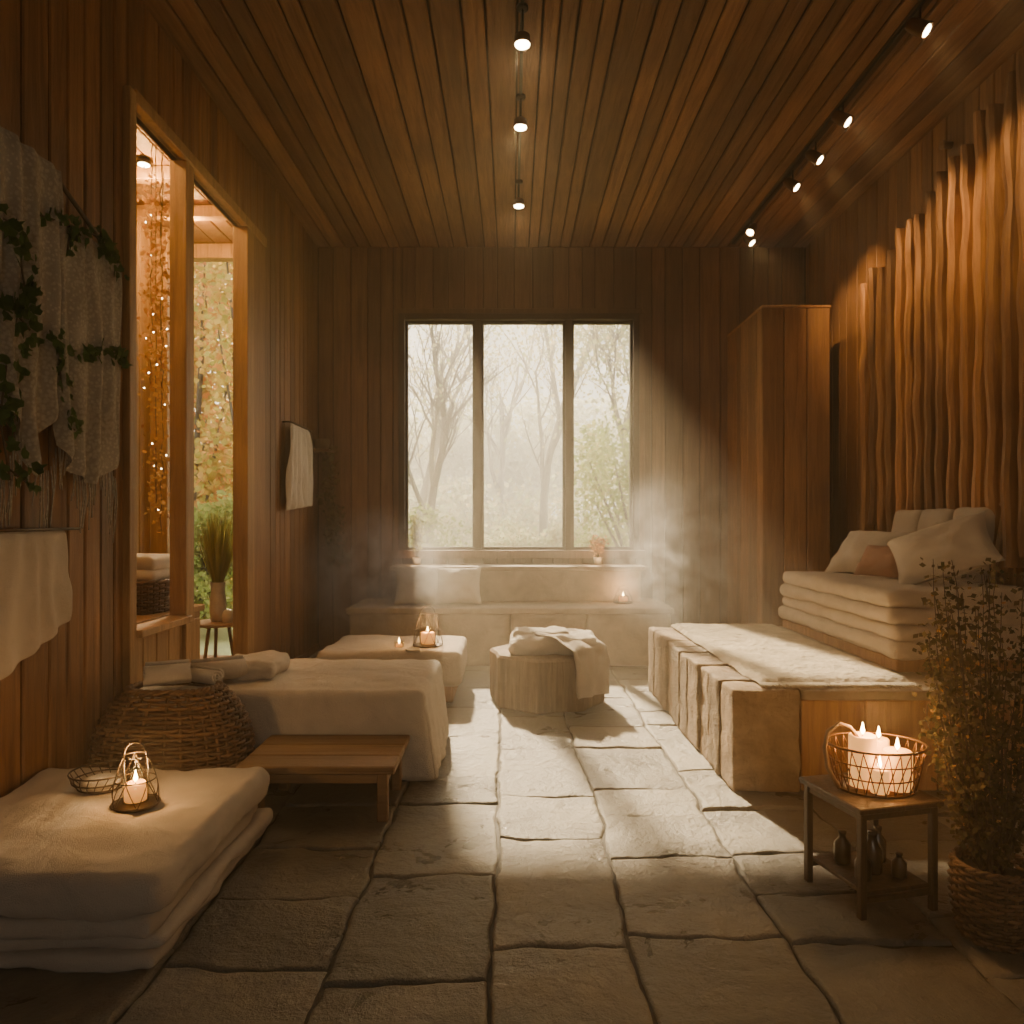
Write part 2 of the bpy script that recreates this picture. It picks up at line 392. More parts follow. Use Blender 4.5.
# door opening frame
mb=MB()
X0=LW-.075;X1=LW+.035
mb.box((X0,OY0-.05,0),(X1,OY0+.02,OZ+.05),M_trim)
mb.box((X0,SY-.11,0.0),(X1-.01,SY,OZ-.001),M_trim)
mb.box((X0,OY1-.01,0),(X1,OY1+.13,OZ+.0),M_trim); mb.box((LW+.001,OY1+.132,0),(X1-.01,OY1+.40,OZ),M_cab)
mb.box((X0,OY0+.02,OZ),(X1,OY1+.41,OZ+.07),M_trim)
mb.box((X0,OY0+.02,.70),(X1+.03,SY-.11,.74),M_trim)
mb.obj('door_1')

# annex / porch
AX=-3.25; AE=7.3; AZ=3.95; PX=LW-.061
mb=MB(); boards(mb,lambda u,v,w:(AX+w,u,v),2.4,6.75,0,AZ,M_trim,.17,gap=.012); mb.box((AX-.12,2.4,0),(AX-.031,6.75,AZ),M_dark,.0001); mb.obj('wall_porch')
mb=MB(); boards(mb,lambda u,v,w:(u,2.4+w,v),AX,PX,0,AZ,M_trim,.17); mb.box((AX,2.28,0),(PX,2.368,AZ),M_dark,.0001);mb.obj('wall_porch_end')
mb=MB(); boards(mb,lambda u,v,w:(u,v,AZ-w),AX-.3,PX,2.3,AE,M_cab,.16); mb.box((AX-.3,2.3,AZ+.031),(PX,AE,AZ+.1),M_dark,.0001)
mb.box((AX-.3,AE-.12,AZ-.14),(PX,AE,AZ-.001),M_trim)
for y in (5.6,6.3): mb.box((AX,y,AZ-.1),(PX-.005,y+.09,AZ-.002),M_trim)
mb.obj('ceiling_porch')
mb=MB(); boards(mb,lambda u,v,w:(u,v,w-.01),AX-.3,PX,2.3,AE,M_cab,.16); mb.box((AX-.3,2.3,-.15),(PX,AE,-.045),M_dark,.0001); mb.obj('floor_porch')
mb=MB(); mb.box((AX-.02,6.76,0),(AX+.14,6.92,AZ-.002),M_trim,.01); mb.obj('porch_post')
mb=MB()
mb.box((-2.85,3.85,0),(-2.07,4.98,.70),M_trim,.006); mb.box((-2.88,3.82,.70),(-2.05,5.01,.74),M_trim,.006)
for y in (3.87,4.24,4.61): mb.box((-2.07,y,.05),(-2.058,y+.34,.66),M_trim,.004)
mb.obj('storage_cabinet')

# ---------------------------------------------------------------- weaving
def weave(mb,c,ax,ay,z0,z1,scale,stakes,r,mat,rows,p=2.0,rot=0,amp=None):
    amp=amp or r*1.1; c=Vector(c); ca,sa=math.cos(rot),math.sin(rot)
    def pt(a,z,off=0):
        k=scale((z-z0)/(z1-z0))
        x=math.copysign(abs(math.cos(a))**(2/p),math.cos(a))*(ax*k+off); y=math.copysign(abs(math.sin(a))**(2/p),math.sin(a))*(ay*k+off)
        return Vector((c.x+x*ca-y*sa,c.y+x*sa+y*ca,z))
    n=stakes*4
    for i in range(rows):
        z=z0+r+(z1-z0-2*r)*i/(rows-1)
        mb.tube([pt(2*math.pi*j/n,z,amp*math.cos(stakes/2*2*math.pi*j/n+i*math.pi)) for j in range(n)],r,mat,5,True)
    for j in range(stakes):
        a=2*math.pi*(j)/stakes
        mb.tube([pt(a,z0+(z1-z0)*k/8) for k in range(9)],r*.9,mat,5)
    for ph in (0,math.pi):
        mb.tube([pt(2*math.pi*j/n,z1+.6*r*math.sin(j*.8+ph),r*.8*math.cos(j*.8+ph)) for j in range(n)],r*1.2,mat,5,True)
def towel_roll(mb,c,axis,Rr,L,mat,turns=3.2):
    c=Vector(c); ax=Vector(axis).normalized(); up=Vector((0,0,1)); s=up.cross(ax).normalized()
    n=int(turns*22); vs=[];fs=[]
    pitch=Rr/turns
    for i in range(n+1):
        th=2*math.pi*turns*i/n; rr=Rr*(i/n)
        for (o,e) in ((rr,-1),(rr,1),(max(rr-pitch*.85,0.0),1),(max(rr-pitch*.85,0),-1)):
            wob=.008*noise.noise(Vector((th,e*5,c.x)))
            vs.append(c+(s*math.cos(th)*1.06+up*math.sin(th)*.94)*o+ax*e*(L/2+wob- (.006 if rr>Rr*.9 else 0)))
    for i in range(n):
        for k in range(4):
            k2=(k+1)%4; fs.append([i*4+k,i*4+k2,(i+1)*4+k2,(i+1)*4+k])
    fs.append([n*4+k for k in range(4)])
    mb.add(vs,fs,mat,True)
def pillow(mb,c,w,h,t,mat,M,seed=0):
    n=18
    for sg in (1,-1):
        def fn(u,v,sg=sg):
            x=2*u-1;y=2*v-1
            th=max(0,(1-abs(x)**3.2))**.55*max(0,(1-abs(y)**3.2))**.55
            px=x*w/2*(1-.10*(1-y*y)*abs(x)**2); py=y*h/2*(1-.10*(1-x*x)*abs(y)**2)
            wr=.06*noise.noise(Vector((x*2.5+seed,y*2.5,sg*3)))*th
            return Vector((px,py,sg*(th*t/2)*(1+wr*6)+.01*noise.noise(Vector((x*3,y*3,seed)))))
        mb.grid(fn,n,n,mat,True,T(*c)@M)
def cloth(mb,o,u,down,nrm,w,h,mat,folds=5,amp=.02,gather=.0,bottom=None,nu=40,nv=30,seed=0,thick=.012):
    o=Vector(o);u=Vector(u);down=Vector(down);nrm=Vector(nrm)
    for side in (0,1):
        def fn(a,b,side=side):
            g=1-gather*(1-b)**1.5
            x=((a-.5)*g)*w
            hh=h*(bottom(a) if bottom else 1)
            f=amp*(.35+.65*b)*(math.sin(a*folds*2*math.pi+1.2*noise.noise(Vector((a*3,b*2,seed)))*3)+.7*noise.noise(Vector((a*6,b*3,seed+5))))
            e=1 if 0<a<1 and 0<b<1 else 0
            return o+u*(x+w/2+.015*noise.noise(Vector((a*2,b*4,seed+2))))+down*(b*hh)+nrm*(amp*1.5+.01+f+(thick if side else 0)*e)
        mb.grid(fn,nu,nv,mat)

# ---------------------------------------------------------------- right platform
mb=MB()
y=3.56
while y<5.70:
    w=U(.17,.27); ye=min(y+w,5.75)
    if 5.75-ye<.1: ye=5.75
    ox=U(-.016,.010)
    mb.rbox((1.05+.16+ox,(y+ye)/2,.243+U(-.006,.006)),(.32,ye-y-.012,.486),.012,M_bst,n=18,amp=.009,fs_=11,seed=y)
    y=ye
mb.obj('stone_platform_edge')
mb=MB()
mb.box((1.38,3.62,0),(RW-.005,5.75,.44),M_cab,.004)
x=1.385
while x<RW-.03:
    xe=min(x+U(.3,.36),RW-.01); mb.box((x,3.585,.005),(xe-.006,3.619,.437),M_cab,.005); x=xe
mb.rbox((2.155,4.655,.465),(1.545,2.19,.05),.012,M_bst2,n=12,amp=.004,fs_=5)
mb.obj('sauna_platform')
mb=MB()
def rugf(u,v):
    x=1.20+.76*u; y=3.63+2.05*v
    e=min(u,1-u,v,1-v)
    return Vector((x+.02*noise.noise(Vector((y*5,x,0))),y+.02*noise.noise(Vector((x*5,y,3))),.499+.026*min(1,e/.03)+.006*noise.noise(Vector((x*7,y*7,0)))+.007*noise.noise(Vector((x*35,y*35,0)))))
mb.grid(rugf,80,180,M_rug)
for k in range(150):
    x=1.2+.76*k/150
    mb.tube([(x,3.65,.508),(x+U(-.005,.005),3.615,.504),(x+U(-.01,.01),3.585+U(-.01,.01),.498)],.003,M_rug,4)
mb.obj('shaggy_rug')
mb=MB()
mb.box((2.04,3.98,.492),(RW-.01,5.66,.56),M_cab,.008)
zs=.56
for i,(hh,dx) in enumerate(((.095,.0),(.09,.02),(.09,-.02),(.10,.01))):
    mb.rbox((2.455+dx/2,4.81+U(-.01,.01),zs+hh/2),(.90-abs(dx),1.72-.04*i,hh),.043,M_bed,n=30,amp=.015,fs_=3.6,seed=i,bulge=.006)
    zs+=hh-.005
mb.obj('folded_mattress_stack')
ztop=zs+.007
mb=MB()
for k,yy in enumerate((4.42,4.79,5.16)):
    mb.rbox((2.76,yy+.18,ztop+.23),(.12,.35,.46),.05,M_bed,n=14,amp=.012,fs_=5,seed=k,M=T(2.76,yy+.2,ztop)@RY(12)@T(-2.76,-yy-.2,-ztop))
mb.tube([(2.80,4.37,ztop+.02),(2.85,4.37,ztop+.33),(2.885,4.39,ztop+.47),(2.885,4.8,ztop+.49),(2.885,5.45,ztop+.47),(2.85,5.5,ztop+.3),(2.80,5.5,ztop+.02)],.014,M_light,8)
mb.obj('cushion_backrest')
mb=MB()
pillow(mb,(2.48,5.22,ztop+.15),.54,.40,.15,M_white,RZ(-66)@RX(48),1); mb.obj('throw_pillow')
mb=MB(); pillow(mb,(2.38,4.82,ztop+.115),.34,.24,.11,M_pink,RZ(-66)@RX(55),2); mb.obj('throw_pillow')
mb=MB(); pillow(mb,(2.52,4.40,ztop+.20),.56,.40,.16,M_white,RZ(-50)@RX(50)@RZ(26),3); mb.obj('throw_pillow')

# cabinet
mb=MB()
cx0,cx1,cy0,cy1,cz=2.15,2.74,6.45,BW-.005,3.15
mb.box((cx0+.03,cy0+.03,0.02),(cx1-.0,cy1,cz-.03),M_dark,.001)
boards(mb,lambda u,v,w:(cx0-w,u,v),cy0+.03,cy1,0,cz-.025,M_cab,.13,.028,dj=.003)
boards(mb,lambda u,v,w:(u,cy0-w,v),cx0,cx1,0,cz-.025,M_cab,.2,.028,dj=.003,jit=.05)
mb.box((cx0-.003,cy0-.003,cz-.025),(cx1+.005,cy1,cz),M_cab,.005)
mb.box((cx1-.028,cy0+.03,0),(cx1+.0,cy1,cz-.025),M_cab)
mb.obj('tall_cabinet')

# wavy slats
mb=MB()
mb.box((RW-.012,3.2,1.15),(RW-.002,6.12,3.12),M_dkw,.002)  # dark board added so the gaps between slats read as deep shade
y=3.3
while y<6.15:
    t=(y-4.3)/(6.15-4.3)
    top=3.90-.72*max(0,min(1,t))**1.0+U(-.10,.03); bot=1.02+.22*max(0,t)+U(-.08,.08)
    w=.070; dp=.10
    nseg=30; vs=[];fs=[]; sd=U(0,50)
    for i in range(nseg+1):
        z=bot+(top-bot)*i/nseg
        off=.020*noise.noise(Vector((sd,z*1.7,0)))+.008*noise.noise(Vector((sd,z*6,0)))
        ww=w/2*(1+.35*noise.noise(Vector((sd+9,z*2.5,0)))+.12*noise.noise(Vector((sd+5,z*9,0))))
        if i in (0,nseg): ww*=.7
        d2=dp*(1+.25*noise.noise(Vector((sd+3,z*3,0))))
        yy=y+off
        for (a,b) in ((-ww,0),(-ww,-d2*.8),(-ww*.5,-d2),(ww*.45,-d2*.97),(ww,-d2*.8),(ww,0)):
            vs.append((RW-.002+b,yy+a,z))
    for i in range(nseg):
        for j in range(6):
            j2=(j+1)%6; fs.append([i*6+j,i*6+j2,(i+1)*6+j2,(i+1)*6+j])
    fs.append([0,1,2,3,4,5]); fs.append([nseg*6+j for j in range(5,-1,-1)])
    mb.add(vs,fs,M_slat); y+=.132+U(-.016,.016)
mb.obj('wavy_slat_panel')
mb=MB(); mb.lathe([(.022,0),(.022,.05),(.03,.055),(.03,.07)],M_light,T(RW-.001,5.0,3.80)@RY(-90),14); mb.obj('wall_peg')

# ---------------------------------------------------------------- back ledges
mb=MB()
x=-1.45
while x<1.40:
    xe=min(x+U(.6,.8),1.42)
    if 1.42-xe<.3: xe=1.42
    mb.rbox(((x+xe)/2,6.93,.23),(xe-x-.005,.5,.46),.015,M_bst2,n=10,amp=.005,fs_=5,seed=x); x=xe
mb.rbox((-.015,7.06,.49),(2.92,.83,.062),.02,M_bst2,n=16,amp=.006,fs_=4)
mb.obj('stone_bench')
mb=MB()
mb.rbox((.06,7.30,.67),(2.34,.32,.30),.012,M_bst2,n=12,amp=.005,fs_=4); mb.rbox((.06,7.28,.84),(2.44,.40,.045),.015,M_bst2,n=14,amp=.004,fs_=4)
mb.obj('window_ledge')
zl=.522; zu=.864
mb=MB()
pillow(mb,(-.86,6.98,zl+.17),.46,.40,.16,M_white,RX(62),4)
mb.obj('bench_cushion')
mb=MB(); pillow(mb,(-.50,6.96,zl+.17),.44,.38,.16,M_white,RZ(4)@RX(60),5); mb.obj('bench_cushion')

def candle(mb,x,y,z,r,h):
    mb.lathe([(r*.97,0),(r,.004),(r,h-.004),(r*.9,h),(r*.5,h-.006),(0.001,h-.006)],M_wax,T(x,y,z),18)
    mb.tube([(x,y,z+h-.006),(x,y,z+h+.008)],.0012,M_black,4)
    mb.lathe([(.001,0),(.0065,.008),(.007,.014),(.004,.027),(.0005,.042)],M_flame,T(x,y,z+h+.002),10)
def plight(name,loc,e,col=(1,.55,.2),r=.03):
    l=bpy.data.lights.new(name,'POINT'); l.energy=e; l.color=col; l.shadow_soft_size=r
    o=bpy.data.objects.new(name,l); o.location=loc; bpy.context.collection.objects.link(o); return o
def lantern(name,x,y,z,r,h,nw=10,e=3):
    mb=MB()
    mb.lathe([(r*.95,0),(r,.004),(r,.010),(r*.8,.012)],M_metal,T(x,y,z),24)
    prof=lambda t:r*(1-.50*t**1.6)
    for k in range(nw):
        a=2*math.pi*k/nw; b=2*math.pi*(k+1)/nw
        mb.tube([(x+prof(t/8)*math.cos(a+(b-a)*t/8),y+prof(t/8)*math.sin(a+(b-a)*t/8),z+.01+(h*.8)*t/8) for t in range(9)],.0018,M_metal,5)
        mb.tube([(x+prof(t/8)*math.cos(a-(b-a)*t/8),y+prof(t/8)*math.sin(a-(b-a)*t/8),z+.01+(h*.8)*t/8) for t in range(9)],.0018,M_metal,5)
    for t in (0,.5,1):
        mb.tube([(x+prof(t)*math.cos(a*.3),y+prof(t)*math.sin(a*.3),z+.01+h*.8*t) for a in range(21)],.0025,M_metal,5,True)
    mb.tube([(x+prof(1)*math.cos(math.pi*t/10),y,z+.01+h*.8+h*.22*math.sin(math.pi*t/10)) for t in range(11)],.0028,M_metal,5)
    mb.lathe([(r*.5,.012),(r*.55,.014),(r*.58,h*.5),(r*.56,h*.5),(r*.53,.018)],M_jar,T(x,y,z),20)
    candle(mb,x,y,z+.019,r*.46,h*.30)
    mb.obj(name); plight('sill_point_light',(x,y,z+h*.30+.08),e)
lantern('candle_lantern',-1.335,2.66,.288,.080,.21,6,5)
lantern('candle_lantern',-.62,5.52,.372,.11,.28,7,7)
lantern('tealight_lantern',1.04,7.02,zl,.09,.15,8,4.0)
mb=MB(); mb.lathe([(.03,0),(.035,.005),(.038,.05),(.035,.05),(.032,.008)],M_jar,T(-.82,5.45,.372),20); candle(mb,-.82,5.45,.381,.022,.02); mb.obj('tealight_cup')
mb=MB(); mb.lathe([(.04,0),(.05,.004),(.055,.02),(.05,.02),(.045,.008)],M_cer,T(-.70,5.3,.372),20); mb.obj('small_dish')

# ---------------------------------------------------------------- stump (octagonal rough block)
mb=MB()
SX,SYY=.25,5.42
def octf(a,z):
    s=math.pi/4; aa=((a+.2)%s)-s/2
    return math.cos(s/2)/math.cos(aa)*1.04+.03*noise.noise(Vector((math.cos(a)*2,math.sin(a)*2,z*3)))+.012*noise.noise(Vector((math.cos(a)*9,math.sin(a)*9,z*9)))
mb.lathe([(.39,0),(.40,.015),(.403,.06),(.40,.12),(.402,.18),(.40,.24),(.402,.30),(.40,.345),(.385,.362),(.30,.366),(.1,.366),(.001,.366)],M_log,T(SX,SYY,0),96,False,octf)
mb.obj('log_stump_table')
mb=MB()
mb.rbox((SX+.05,SYY-.02,.425),(.62,.44,.115),.05,M_white,n=26,amp=.03,fs_=6,seed=3,bulge=.02)
mb.rbox((SX-.04,SYY-.0,.485),(.40,.28,.06),.03,M_white,n=16,amp=.03,fs_=7,seed=5)
def tw(u,v):
    path=[(0,.49,.0),(.12,.495,.0),(.27,.475,0),(.40,.43,0),(.44,.36,0),(.452,.25,0),(.46,.12,0)]
    t=v*(len(path)-1); i=min(int(t),len(path)-2); f=t-i
    rr=path[i][0]*(1-f)+path[i+1][0]*f; z=path[i][1]*(1-f)+path[i+1][1]*f
    w=(u-.5)*.34
    d=Vector((math.cos(math.radians(-50)),math.sin(math.radians(-50)),0)); s=Vector((-d.y,d.x,0))
    k=.014*math.sin(u*13+v*3)+.016*noise.noise(Vector((u*5,v*5,0)))
    return Vector((SX,SYY,0))+d*(rr+k*(1 if v>.5 else 0))+s*w*(1-.1*v)+Vector((0,0,z+k*(0 if v>.6 else 1)))
mb.grid(tw,30,30,M_white2)
mb.grid(lambda u,v: tw(u,v)+Vector((.008,-.012,-.006)),30,30,M_white2)
mb.obj('bath_towel')

# ---------------------------------------------------------------- left beds
mb=MB()
mb.box((-1.32,5.34,0),(-.42,6.02,.20),M_cab,.01)
mb.rbox((-.87,5.68,.245),(1.02,.80,.25),.05,M_bed,n=24,amp=.016,fs_=4,bulge=.006)
mb.obj('cushioned_bench')
mb=MB()
mb.box((-1.78,3.80,.0),(-.52,4.5,.28),M_cab,.01)
mb.rbox((-1.11,4.13,.232),(1.42,.88,.45),.04,M_white,n=64,amp=.014,fs_=4,skirt=.020,skn=34,bulge=.012,sag=lambda o:Vector((o.x+(.03*(-o.z/.225) if o.x>0 else 0),o.y,max(o.z,-.225))))
mb.obj('massage_bed')
mb=MB(); mb.rbox((-1.40,4.05,.51),(.34,.36,.10),.049,M_white,n=18,amp=.025,fs_=7,M=None); mb.obj('folded_towel')
mb=MB()
for k in range(3): mb.box((-1.18,3.19+k*.163,.215),(-.50,3.19+k*.163+.157,.25),M_light,.005)
for x in (-1.12,-.58):
    for yy in (3.22,3.60): mb.box((x,yy,0),(x+.045,yy+.045,.214),M_light,.004)
    mb.box((x+.005,3.265,.16),(x+.04,3.60,.214),M_light,.003)
mb.box((-1.075,3.228,.165),(-.58,3.25,.214),M_light,.003)
mb.obj('wooden_bench')
mb=MB()
def sc(t): return .93+.10*math.sin(t*2.6)-max(0,t)**4*.40
weave(mb,(-1.54,3.42,0),.335,.22,0.0,.54,sc,34,.0085,M_wick,31,p=2.6)
mb.lathe([(.001,.01),(.30,.01),(.30,.02),(.001,.02)],M_wick,T(-1.54,3.42,0)@Matrix.Scale(.65,4,(0,1,0)),24)
mb.rbox((-1.54,3.42,.49),(.36,.23,.07),.03,M_white,n=12,amp=.01,fs_=8)
mb.obj('wicker_basket')
mb=MB(); towel_roll(mb,(-1.57,3.42,.60),(1,.5,0),.062,.19,M_white); towel_roll(mb,(-1.44,3.52,.57),(1,-.5,0),.045,.16,M_white); mb.obj('rolled_towel')
mb=MB(); towel_roll(mb,(-1.50,3.84,.535),(.8,.5,0),.066,.26,M_white); mb.obj('rolled_towel')

# front stack
mb=MB()
z=0.004
for i,(hh,dx,dy) in enumerate(((.05,0,0),(.05,.02,.015),(.055,-.015,-.01),(.128,.015,0))):
    mb.rbox((-1.475+dx/2,2.63+dy,z+hh/2),(.91+dx,.98-abs(dy),hh),.025 if i<3 else .045,M_white2,n=48,amp=.015 if i<3 else .019,fs_=5,seed=i*2+1,bulge=.0 if i<3 else .006)
    z+=hh-.003
mb.obj('folded_towel_stack')
mb=MB()
tx,ty,tz=-1.56,2.86,.28
for rr,zz in ((.085,.01),(.105,.035),(.115,.065)):
    mb.tube([(tx+rr*math.cos(a*.2618),ty+rr*math.sin(a*.2618),tz+zz) for a in range(24)],.0032,M_metal,6,True)
for k in range(22):
    a=2*math.pi*k/22
    mb.tube([(tx+.04*math.cos(a),ty+.04*math.sin(a),tz+.006),(tx+.085*math.cos(a),ty+.085*math.sin(a),tz+.01),(tx+.105*math.cos(a+.12),ty+.105*math.sin(a+.12),tz+.035),(tx+.115*math.cos(a+.24),ty+.115*math.sin(a+.24),tz+.065)],.002,M_metal,5)
mb.lathe([(.001,.004),(.07,.004),(.085,.014),(.082,.016),(.068,.008),(.001,.008)],M_cer,T(tx,ty,tz),28)
mb.lathe([(.001,.009),(.075,.01),(.08,.03),(.06,.036),(.001,.036)],M_cer,T(tx,ty,tz),24)
mb.obj('wire_basket_tray')

# ---------------------------------------------------------------- side table right
mb=MB()
C=T(1.235,2.60,0)@RZ(14)
hw=.138;H=.37
for sx in (-1,1):
    for sy in (-1,1):
        mb.box((sx*hw-.012,sy*hw-.012,0),(sx*hw+.012,sy*hw+.012,H-.022),M_dkw,.003,C)
mb.box((-hw-.025,-hw-.025,H-.020),(hw+.025,hw+.025,H),M_dkw,.004,C)
mb.box((-hw+.012,-hw+.0,.075),(hw-.012,hw,.09),M_dkw,.003,C)
for s_ in (-1,1):
    mb.box((-hw+.013,s_*hw-.007,H-.045),(hw-.013,s_*hw+.007,H-.022),M_dkw,.002,C); mb.box((-hw+.013,s_*hw-.007,.055),(hw-.013,s_*hw+.007,.074),M_dkw,.002,C)
    mb.box((s_*hw-.007,-hw+.013,H-.045),(s_*hw+.007,hw-.013,H-.022),M_dkw,.002,C)
mb.obj('side_table')
bott=[(-.07,-.06,.026,.10),(.0,-.02,.032,.14),(.065,-.07,.024,.08),(.08,.05,.028,.12),(-.05,.07,.028,.11)]
for i,(bx,by,br,bh) in enumerate(bott):
    mb=MB(); p=C@Vector((bx,by,.0905))
    mb.lathe([(br*.9,0),(br,.004),(br,bh*.6),(br*.45,bh*.78),(br*.4,bh*.9),(br*.5,bh*.91),(br*.5,bh),(.001,bh)],M_bot if i%2 else M_metal,T(*p),18); mb.obj('oil_bottle')
mb=MB()
bc=C@Vector((0.03,.0,H))
def wr(t): return .130+.035*t
for sgn in (1,-1):
    for k in range(26):
        a=2*math.pi*k/26
        mb.tube([(bc.x+wr(t/5)*math.cos(a+sgn*t*.05),bc.y+.8*wr(t/5)*math.sin(a+sgn*t*.05),bc.z+.004+.15*t/5) for t in range(6)],.0020,M_brass,5)
for t,rr in ((0,.004),(.33,.0025),(.66,.0025),(1,.0045)):
    mb.tube([(bc.x+wr(t)*math.cos(a*.2094),bc.y+.8*wr(t)*math.sin(a*.2094),bc.z+.004+.15*t) for a in range(30)],rr,M_brass,6,True)
mb.lathe([(.001,.003),(.122,.003),(.122,.008),(.001,.008)],M_brass,T(*bc)@Matrix.Scale(.8,4,(0,1,0)),24)
mb.tube([(bc.x-.14,bc.y-.03,bc.z+.01),(bc.x-.18,bc.y-.03,bc.z+.08),(bc.x-.19,bc.y-.03,bc.z+.15),(bc.x-.175,bc.y-.02,bc.z+.20),(bc.x-.13,bc.y-.01,bc.z+.225),(bc.x-.09,bc.y,bc.z+.21),(bc.x-.06,bc.y,bc.z+.17)],.0075,M_light,8)
for (dx,dy,r,h) in ((-.045,.0,.046,.175),(.06,-.03,.048,.13),(.04,.06,.035,.145),(-.02,-.07,.03,.08)):
    candle(mb,bc.x+dx,bc.y+dy,bc.z+.009,r,h)
mb.obj('candle_basket')
plight('sill_point_light',(bc.x-.0,bc.y-.01,bc.z+.26),11,(1,.5,.16),r=.04)
plight('sill_point_light',(bc.x+.0,bc.y-.075,bc.z+.15),.35,(1,.45,.12),r=.02)

# ---------------------------------------------------------------- potted shrub
mb=MB()
px_,py_=1.50,2.34
def ps(t): return .82+.25*math.sin(t*2.2)
weave(mb,(px_,py_,0),.105,.105,0.0,.23,ps,24,.006,M_wick,19)
mb.lathe([(.001,.01),(.085,.01),(.095,.2),(.001,.205)],M_grout,T(px_,py_,0),20)
random.seed(11)
for k in range(54):
    a=U(0,6.28); sp=U(.02,.18); h=U(.45,1.0)
    pts=[];n=9
    for i in range(n+1):
        t=i/n
        pts.append(Vector((px_+math.cos(a)*(.03+sp*t**.8)+.02*noise.noise(Vector((k,t*4,0))),py_+math.sin(a)*(.03+sp*t**.8)+.02*noise.noise(Vector((k,t*4,7))),.2+h*t)))
    mb.tube(pts,[.0035*(1-.7*i/n) for i in range(n+1)],M_stem,4)
    for j in range(85):
        t=U(.10,1); i=min(int(t*n),n-1); f=t*n-i
        p=pts[i].lerp(pts[i+1],f)+Vector((U(-.04,.04),U(-.04,.04),U(-.03,.03)))
        mb.leaf(p,U(.013,.026),M_shrub,None,.42)
    for j in range(4):
        t=U(.3,1); i=min(int(t*n),n-1); p=pts[i]+Vector((U(-.04,.04),U(-.04,.04),U(-.03,.03)))
        mb.leaf(p,.015,M_dry,None,.5)
mb.obj('potted_shrub')

# ---------------------------------------------------------------- wall hangings left
random.seed(5)
nx=(1,0,0)
mb=MB()
xw=LW+.004
cloth(mb,(xw,2.55,2.76),(0,1,0),(0,0,-1),nx,.62,1.30,M_lace,5,.026,.1,lambda a:1-.22*abs(math.sin(a*5)),seed=1,nu=60)
cloth(mb,(xw+.01,3.10,2.56),(0,1,0),(0,0,-1),nx,.50,1.12,M_lace,4,.022,.05,lambda a:.85+.13*math.sin(a*3.1),seed=4,nu=60)
for k in range(60):
    y=2.6+1.0*k/60; zt=1.62+.12*math.sin(k*.4)
    mb.tube([(xw+.04,y,zt),(xw+.045,y+U(-.01,.01),zt-.12),(xw+.035,y+U(-.02,.02),zt-U(.2,.32))],.003,M_lace,4)
mb.tube([(xw+.02,2.5,2.77),(xw+.03,3.12,2.74),(xw+.02,3.60,2.56)],.010,M_stem,6)
mb.obj('lace_wall_hanging')
mb=MB()
def vine(pts,n,size=.06,spread=.05):
    pts=[Vector(p) for p in pts]; mb.tube(pts,.004,M_stem,5)
    for k in range(n):
        t=R()*(len(pts)-1); i=min(int(t),len(pts)-2)
        p=pts[i].lerp(pts[i+1],t-i)+Vector((U(.0,spread),U(-spread,spread),U(-spread,spread)))
        s=U(.6,1.2)*size; rot=RZ(U(-50,50))@RX(U(0,360))@RY(U(60,110))
        sh=[(0,0,0),(.45,.15,.06),(.42,.5,.1),(.12,.62,.02),(0,1,0),(-.12,.62,.02),(-.42,.5,.1),(-.45,.15,.06)]
        vs=[Vector(q)*s for q in sh]
        mb.add(vs,[[0,1,2,3],[0,3,4],[0,4,5],[0,5,6,7]],M_ivy,False,T(*p)@rot)
def WP(px,py):
    d=-(LW+.07)*F/(512-px); return Vector((LW+.07,d,CH+(520-py)/F*d))
vine([WP(-30,200),WP(15,225),WP(25,290),WP(8,350),WP(0,420),WP(10,480)],90)
vine([WP(5,300),WP(30,330)],12)
vine([WP(40,215),WP(70,225),WP(95,235),WP(115,262)],42,.055,.04)
vine([WP(70,225),WP(68,250)],16,.05,.03); vine([WP(112,262),WP(118,275)],8,.05,.03)
vine([WP(50,330),WP(60,370),WP(65,420),WP(75,430)],30,.05,.035)
vine([WP(50,340),WP(80,355),WP(105,350),WP(122,362)],40,.055,.035)
vine([WP(10,470),WP(30,485)],10,.05,.03)
mb.obj('ivy_garland')
mb=MB(); cloth(mb,(LW+.01,2.50,1.255),(0,1,0),(0,0,-1),nx,.72,.60,M_white2,5,.013,.10,lambda a:1.1-.45*a,seed=8,nu=80)
mb.tube([(LW,2.6,1.26),(LW+.05,2.6,1.262),(LW+.05,3.28,1.262),(LW,3.28,1.262)],.006,M_metal,6)
mb.obj('hanging_towel')
mb=MB(); cloth(mb,(LW+.01,6.22,2.12),(0,1,0),(0,0,-1),nx,.85,.74,M_white,5,.03,.3,lambda a:1.0-.08*a,seed=12)
mb.tube([(LW,6.34,2.13),(LW+.07,6.34,2.13),(LW+.07,7.0,2.13),(LW,7.0,2.13)],.008,M_metal,6)
mb.obj('hanging_towel')
mb=MB()
for k in range(12):
    y0=U(7.12,7.38); x0=LW+.05
    pts=[Vector((x0+U(0,.12)+.03*i*U(0,1),y0+U(-.03,.03),2.0-i*.16)) for i in range(8)]
    mb.tube(pts,.003,M_stem,4)
    for j in range(60):
        t=R()*7; i=min(int(t),6); mb.leaf(pts[i].lerp(pts[i+1],t-i)+Vector((U(0,.05),U(-.05,.05),U(-.04,.04))),U(.025,.05),M_shrub)
mb.lathe([(.001,0),(.06,.0),(.08,.1),(.078,.1),(.001,.09)],M_log,T(LW+.10,7.26,1.98),20)
mb.box((LW,7.13,1.955),(LW+.2,7.40,1.98),M_wb,.004)
mb.obj('trailing_plant')

